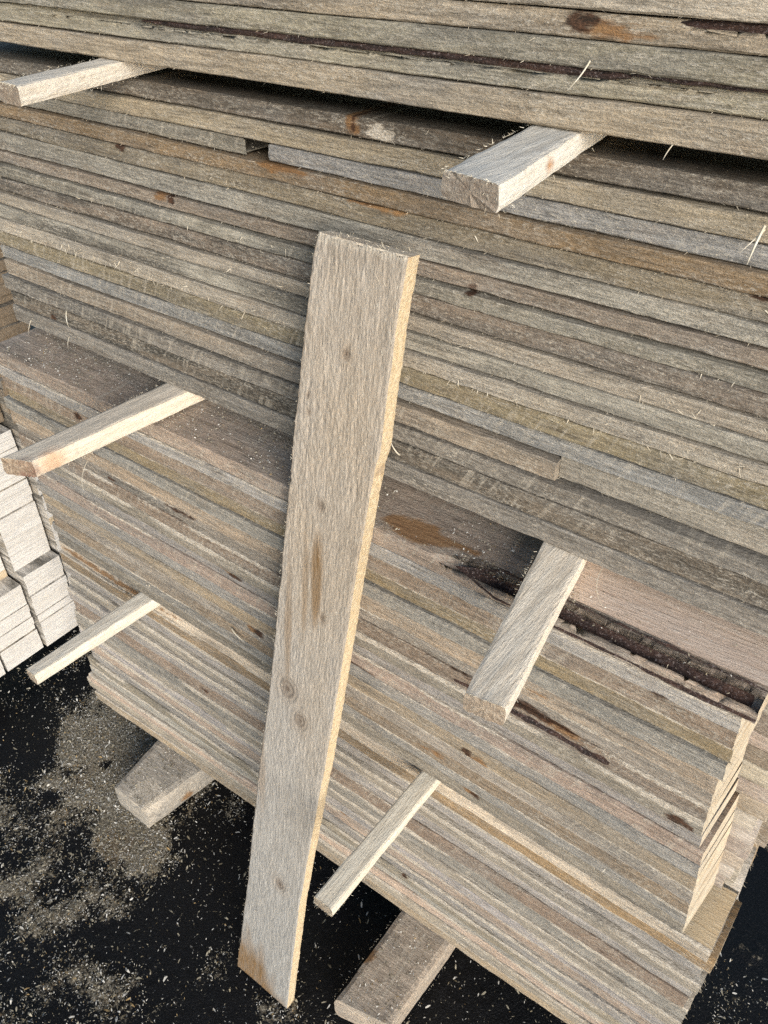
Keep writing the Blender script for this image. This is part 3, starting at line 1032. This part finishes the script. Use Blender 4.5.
# ------------------------------------------------------------------ neighbouring stack at the left, seen on its ends
def neighbour():
    cols = [(-.213, -.106, .22), (-.101, .007, .74), (.013, .119, 1.12), (.126, .232, 1.12)]
    names = ['front', 'second', 'third', 'rear']
    for c, (ya, yb, zmax) in enumerate(cols):
        z = .092
        i = 0
        while z < zmax:
            t = .0225 + random.uniform(-.001, .001)
            x = -1.603 + (.012 if c == 2 else 0) + random.choice((0, 0, 0, 0, -.003, -.006)) + random.uniform(-.0005, .0005)
            if c <= 1 and z > .315:
                x -= .055
            if c == 2 and z > .34:
                x -= .035
            if z > .70:
                x -= .02 + random.uniform(-.01, .012)
            pale = z < .70
            tn = random.choice(['white', 'white', 'white', 'pale']) if pale else random.choice(['brown', 'grey', 'brown', 'tan'])
            s = random.random() * 30
            n = 8
            L = .45
            verts, faces, fm = [], [], []
            org = V((x, (ya + yb) / 2, z))
            sh = random.uniform(-.0008, .0008)
            g = random.choice((.0001, .0002, .0003)) if pale else .0015
            for k, xx in enumerate((0, -.004, -L)):
                for j in range(n + 1):
                    y = ya + sh + (yb - ya - .002) * j / n
                    for w in (0, 1):
                        r = .0003 * n3(y * 90, w * 3, s + k) if k == 0 else 0
                        verts.append(V((x + xx + r, y, z + (t - g) * w + .0002 * n3(y * 40, w, s))) - org)
            S = (n + 1) * 2
            for j in range(n):
                a = j * 2
                faces.append((a, a + 2, a + 3, a + 1))
                fm.append(1)
            for k in range(2):
                for j in range(n):
                    a, b = k * S + j * 2, (k + 1) * S + j * 2
                    faces.append((a + 1, a + 3, b + 3, b + 1))
                    fm.append(0)
                    faces.append((a, b, b + 2, a + 2))
                    fm.append(0)
                faces.append((k * S, k * S + 1, (k + 1) * S + 1, (k + 1) * S))
                fm.append(0)
                e = 2 * n
                faces.append((k * S + e, (k + 1) * S + e, (k + 1) * S + e + 1, k * S + e + 1))
                fm.append(0)
            fibres(verts, faces, fm, [(V((0, random.uniform(ya, yb) - org.y, random.choice((0, t)))), V((random.uniform(.2, 1), random.gauss(0, .5), random.gauss(0, .5))), random.uniform(.002, .005), .0004) for _ in range(14)], 2)
            o = link('lumber_board', verts, faces, [M_INNER, (M_NTAN if random.random() < .05 else M_NEND) if pale else M_NDARK, M_FIB], smooth=False, fmat=fm)
            o.location = org
            o.color = (*TINT[tn][0], 1)
            i += 1
            lab(o, f'{"pale" if pale else "brown"} board end in the left stack, {orname(i) if i < 26 else "upper"} up in the {names[c]} column'
                if i < 26 else f'brown upper board end, {i - 25 and ORD[i - 25]} above the middle of the {names[c]} column, left stack')
            z += t
            if abs(z - .70) < .012:
                z += .018


M_NEND = mat_fresh('white_board_end', (0.76, 0.735, 0.70), (0.63, 0.60, 0.555), along='Y')
M_NTAN = mat_fresh('tan_board_end', (0.66, 0.55, 0.40), (0.55, 0.43, 0.28), along='Y')
M_NDARK = mat_fresh('brown_board_end', (0.30, 0.23, 0.16), (0.20, 0.15, 0.10))
# the end materials must not be multiplied down by the board colour
for m_ in (M_NEND, M_NDARK, M_NTAN):
    for nd in m_.node_tree.nodes:
        if nd.type == 'MIX' and nd.blend_type == 'MULTIPLY':
            nd.inputs['Factor'].default_value = 0.12
neighbour()
for (y, wd) in ((-.21, 'front'), (.17, 'rear')):
    o = stick('bearer_block', (-2.05, y), (-2.05, y + .09), (-1.66, y), (-1.66, y + .09), .0905, .0895, BM, (.1, .08, .06), inside=0)
    tag(o, f'{wd} dark bearer timber under the left stack', 'bearer', 'bearers under the left stack')


# ------------------------------------------------------------------ ground
def dust_shade_mask(x, y):
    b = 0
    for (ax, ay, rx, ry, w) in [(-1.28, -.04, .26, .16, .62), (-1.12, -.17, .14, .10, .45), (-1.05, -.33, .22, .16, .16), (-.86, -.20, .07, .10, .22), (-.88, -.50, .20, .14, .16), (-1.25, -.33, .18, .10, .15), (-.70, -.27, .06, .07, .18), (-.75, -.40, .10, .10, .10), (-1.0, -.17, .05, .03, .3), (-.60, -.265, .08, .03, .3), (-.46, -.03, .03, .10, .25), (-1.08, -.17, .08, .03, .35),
                                (-1.40, -.18, .07, .035, -.55), (-1.24, -.10, .018, .014, -.5), (-1.48, -.10, .05, .05, -.35), (-1.16, -.045, .07, .022, -.35), (-1.27, -.235, .03, .02, -.4), (-1.06, -.27, .10, .035, -.4), (-1.16, -.19, .03, .02, -.3),  # negative weights: bare wet patches that also paint in the ground shadows
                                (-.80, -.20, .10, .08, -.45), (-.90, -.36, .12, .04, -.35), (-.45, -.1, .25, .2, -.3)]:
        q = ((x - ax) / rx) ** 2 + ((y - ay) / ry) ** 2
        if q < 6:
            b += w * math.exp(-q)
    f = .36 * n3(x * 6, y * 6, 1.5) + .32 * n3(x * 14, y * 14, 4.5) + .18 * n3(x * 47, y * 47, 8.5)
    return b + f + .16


def axis(lo, hi, step, far):
    a = []
    v = lo
    while v < hi + 1e-6:
        a.append(v)
        v += step
    left, d, v = [], step, lo
    while v > -far:
        d *= 1.5
        v -= d
        left.append(v)
    right, d, v = [], step, hi
    while v < far:
        d *= 1.5
        v += d
        right.append(v)
    return list(reversed(left)) + a + right


def ground():
    xs = axis(-1.75, .30, .0065, 60)
    ys = axis(-.66, .45, .0065, 60)
    verts, faces, at = [], [], []
    for y in ys:
        for x in xs:
            near = -1.9 < x < .5 and -.8 < y < .6
            m = dust_shade_mask(x, y) if near else .1
            z = 0.0
            if near:
                z = -.004 + .0035 * n3(x * 6, y * 6, 2) + .0012 * n3(x * 60, y * 60, 3)
                if m > .3:
                    z += min(.006, (m - .3) * .012) * (1 + .8 * n3(x * 95, y * 95, 5))
                z = min(z, .0008)
            verts.append((x, y, z))
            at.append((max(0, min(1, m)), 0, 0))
    nx = len(xs)
    for j in range(len(ys) - 1):
        for i in range(nx - 1):
            a = j * nx + i
            faces.append((a, a + 1, a + nx + 1, a + nx))
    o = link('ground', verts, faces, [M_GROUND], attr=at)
    tag(o, 'black wet ground partly covered by sawdust', None, kind='structure')


ground()


# ------------------------------------------------------------------ sawdust flakes (uncountable)
def flakes(name, label, spots, parent=None):
    verts, faces, at = [], [], []
    for (p, ln, w, tilt, c) in spots:
        a = random.uniform(0, math.tau)
        d = V((math.cos(a), math.sin(a), random.gauss(0, tilt)))
        s = V((-math.sin(a), math.cos(a), random.gauss(0, .4))) * w * .5
        cu = V((0, 0, random.uniform(-.2, .35) * ln))
        i = len(verts)
        verts += [p - d * ln * .5 - s * .6, p - d * ln * .5 + s * .6, p - s + cu, p + s + cu, p + d * ln * .5 - s * .4, p + d * ln * .5 + s * .4]
        faces += [(i, i + 1, i + 3, i + 2), (i + 2, i + 3, i + 5, i + 4)]
        at += [c] * 6
    o = link(name, verts, faces, [M_CHIP], smooth=False, attr=at)
    tag(o, label, 'sawdust', kind='stuff')
    return o


def chipcol(dull=1.0):
    r = random.random()
    if r < .40:
        c = V((.40, .36, .27))
    elif r < .62:
        c = V((.22, .185, .12))
    elif r < .95:
        c = V((.74, .71, .64))
    else:
        c = V((.46, .32, .15))
    return tuple(c * random.uniform(.55, 1.15) * dull)


sp = []
while len(sp) < 56000:
    x, y = random.uniform(-1.72, .22), random.uniform(-.66, .35)
    m = dust_shade_mask(x, y)
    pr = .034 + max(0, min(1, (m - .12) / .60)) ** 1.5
    if random.random() < pr:
        big = random.random()
        ln = random.uniform(.0014, .0046) if big < .93 else random.uniform(.005, .011)
        sp.append((V((x, y, random.uniform(0.0, .0028) + (.002 if m > .5 else 0))), ln, ln * random.uniform(.18, .45), .25, chipcol(.9)))
flakes('sawdust', 'pale sawdust and small shavings scattered on the black ground', sp)
sp = []
for q in range(5200):
    x = random.uniform(-1.22, -.02)
    y = random.uniform(-.056, .03)
    if n3(x * 12, y * 20, 3) < -.15 and random.random() < .7 or (-.46 < x < -.37 and y > -.045) or x > -.2 and random.random() < .8:
        continue
    ln = random.uniform(.0010, .0034)
    sp.append((V((x, y, 1.0942 + random.uniform(0, .001))), ln, ln * random.uniform(.2, .5), .2, chipcol(1.1)))
flakes('sawdust', 'fine sawdust lying on the ledge of the third pack', sp)
sp = []
for q in range(900):
    if random.random() < .5:
        x, y = random.uniform(-1.12, -1.02), random.uniform(-.145, .0)
    else:
        x, y = random.uniform(-.43, -.335), random.uniform(-.19, .0)
        if random.random() < .6 and n3(x * 40, y * 40, 2) < 0:
            continue
    ln = random.uniform(.002, .0055)
    sp.append((V((x, y, .0750 + random.uniform(0, .0015))), ln, ln * random.uniform(.2, .45), .25, chipcol(1.0)))
flakes('sawdust', 'sawdust lying on top of the two bearer blocks', sp)


# ------------------------------------------------------------------ single splinters hanging off the stack
def splinter(root, tip, w, bend, label):
    root, tip = V(root), V(tip)
    d = tip - root
    side = d.cross(V((.2, 1, .1))).normalized()
    up = d.cross(side).normalized()
    verts, faces = [], []
    n = 7
    for i in range(n + 1):
        f = i / n
        c = root.lerp(tip, f) + V(bend) * (4 * f * (1 - f))
        r = w * (1 - .85 * f ** 1.6) * .5
        for k in range(4):
            a = k * math.pi / 2
            verts.append(c + side * r * math.cos(a) + up * r * .5 * math.sin(a) - root)
    for i in range(n):
        for k in range(4):
            a, b = i * 4 + k, i * 4 + (k + 1) % 4
            faces.append((a, b, b + 4, a + 4))
    faces.append((3, 2, 1, 0))
    faces.append((n * 4, n * 4 + 1, n * 4 + 2, n * 4 + 3))
    o = link('wood_splinter', verts, faces, [M_FIBL], smooth=False)
    o.location = root
    tag(o, label, 'splinter', 'loose splinters')


splinter((-.283, -.002, 1.586), (-.294, -.012, 1.566), .0014, (.002, -.002, 0), 'long pale splinter standing out near the top right of the stack')
splinter((-.132, .017, 1.487), (-.134, .004, 1.460), .0028, (0, -.003, 0), 'white splinter tuft on the second pack near the right border')
splinter((-.131, .017, 1.484), (-.142, .006, 1.467), .0011, (0, -.002, 0), 'thin splinter beside the white tuft near the right border')
splinter((-.208, -.002, 1.537), (-.211, -.008, 1.527), .0010, (0, -.002, 0), 'short splinter hanging from the top pack right of the wide spacer')
splinter((-.827, -.176, 1.098), (-.812, -.20, 1.064), .0018, (-.004, -.004, 0), 'stringy fibre hanging under the long grey-topped spacer stick')
splinter((-1.085, .003, 1.175), (-1.075, -.006, 1.155), .0045, (0, -.002, 0), 'white flake on the second pack at the left')
splinter((-1.19, .0, 1.133), (-1.196, -.008, 1.108), .0014, (0, -.002, 0), 'thin fibre dangling from the left corner of the second pack')
splinter((-1.09, .0, 1.133), (-1.092, -.006, 1.112), .0014, (0, -.002, 0), 'thin fibre dangling from the second pack above the left ledge')
splinter((-.685, -.041, .772), (-.672, -.06, .808), .0030, (0, -.003, .002), 'pale splinter sticking out left of the leaning board')
splinter((-.765, -.036, .708), (-.735, -.040, .702), .0060, (0, -.002, 0), 'flat white flake on the third pack below the left spacers')
splinter((-.865, -.013, .372), (-.835, -.022, .398), .0022, (0, -.003, 0), 'thin white sliver on the bottom pack above the left bearer')
splinter((-.455, .001, 1.160), (-.463, -.006, 1.180), .0040, (0, -.002, 0), 'small white flake just right of the leaning board')
splinter((-.190, -.002, 1.124), (-.170, -.030, 1.096), .0016, (-.006, -.004, 0), 'curly fibre hanging right of the broad pale spacer')

# ------------------------------------------------------------------ camera
R0 = (0.80560709, 0.59244734, 0.00183547)
R1 = (0.36295040, -0.49108484, -0.79189816)
R2 = (-0.46825658, 0.63862495, -0.61065042)
cam = bpy.data.cameras.new('camera')
co = bpy.data.objects.new('camera', cam)
COL.objects.link(co)
z_ = -V(R2).normalized()
x_ = V(R0).normalized()
y_ = z_.cross(x_).normalized()
x_ = y_.cross(z_)
co.matrix_world = Matrix(((x_.x, y_.x, z_.x, 0.0), (x_.y, y_.y, z_.y, -.65), (x_.z, y_.z, z_.z, 1.687), (0, 0, 0, 1)))
cam.sensor_fit = 'VERTICAL'
cam.sensor_height = 24
cam.lens = 805.0 / 1024 * 24
cam.clip_start = .02
cam.clip_end = 400
SC.camera = co

# ------------------------------------------------------------------ light
SUN = V((0.76, -0.55, 0.25)).normalized()        # towards the sun: low, from the right and slightly from the front
w = bpy.data.worlds.new('World')
SC.world = w
w.use_nodes = True
nt = w.node_tree
bg = nt.nodes['Background']
sky = nt.nodes.new('ShaderNodeTexSky')
sky.sky_type = 'NISHITA'
sky.sun_disc = False
sky.sun_elevation = math.asin(SUN.z)
sky.sun_rotation = math.atan2(SUN.x, SUN.y)
sky.dust_density = 1.0
sky.ozone_density = 1.5
nt.links.new(sky.outputs[0], bg.inputs[0])
bg.inputs[1].default_value = .15
sl = bpy.data.lights.new('sun', 'SUN')
sl.energy = 5.0
sl.angle = math.radians(38)
sl.color = (1.0, .968, .925)
so = bpy.data.objects.new('sun', sl)
COL.objects.link(so)
so.rotation_euler = SUN.to_track_quat('Z', 'Y').to_euler()

SC.view_settings.view_transform = 'Standard'
SC.view_settings.look = 'None'
SC.view_settings.exposure = 0
SC.view_settings.gamma = 1
SC.cycles.use_denoising = False
SC.cycles.max_bounces = 6
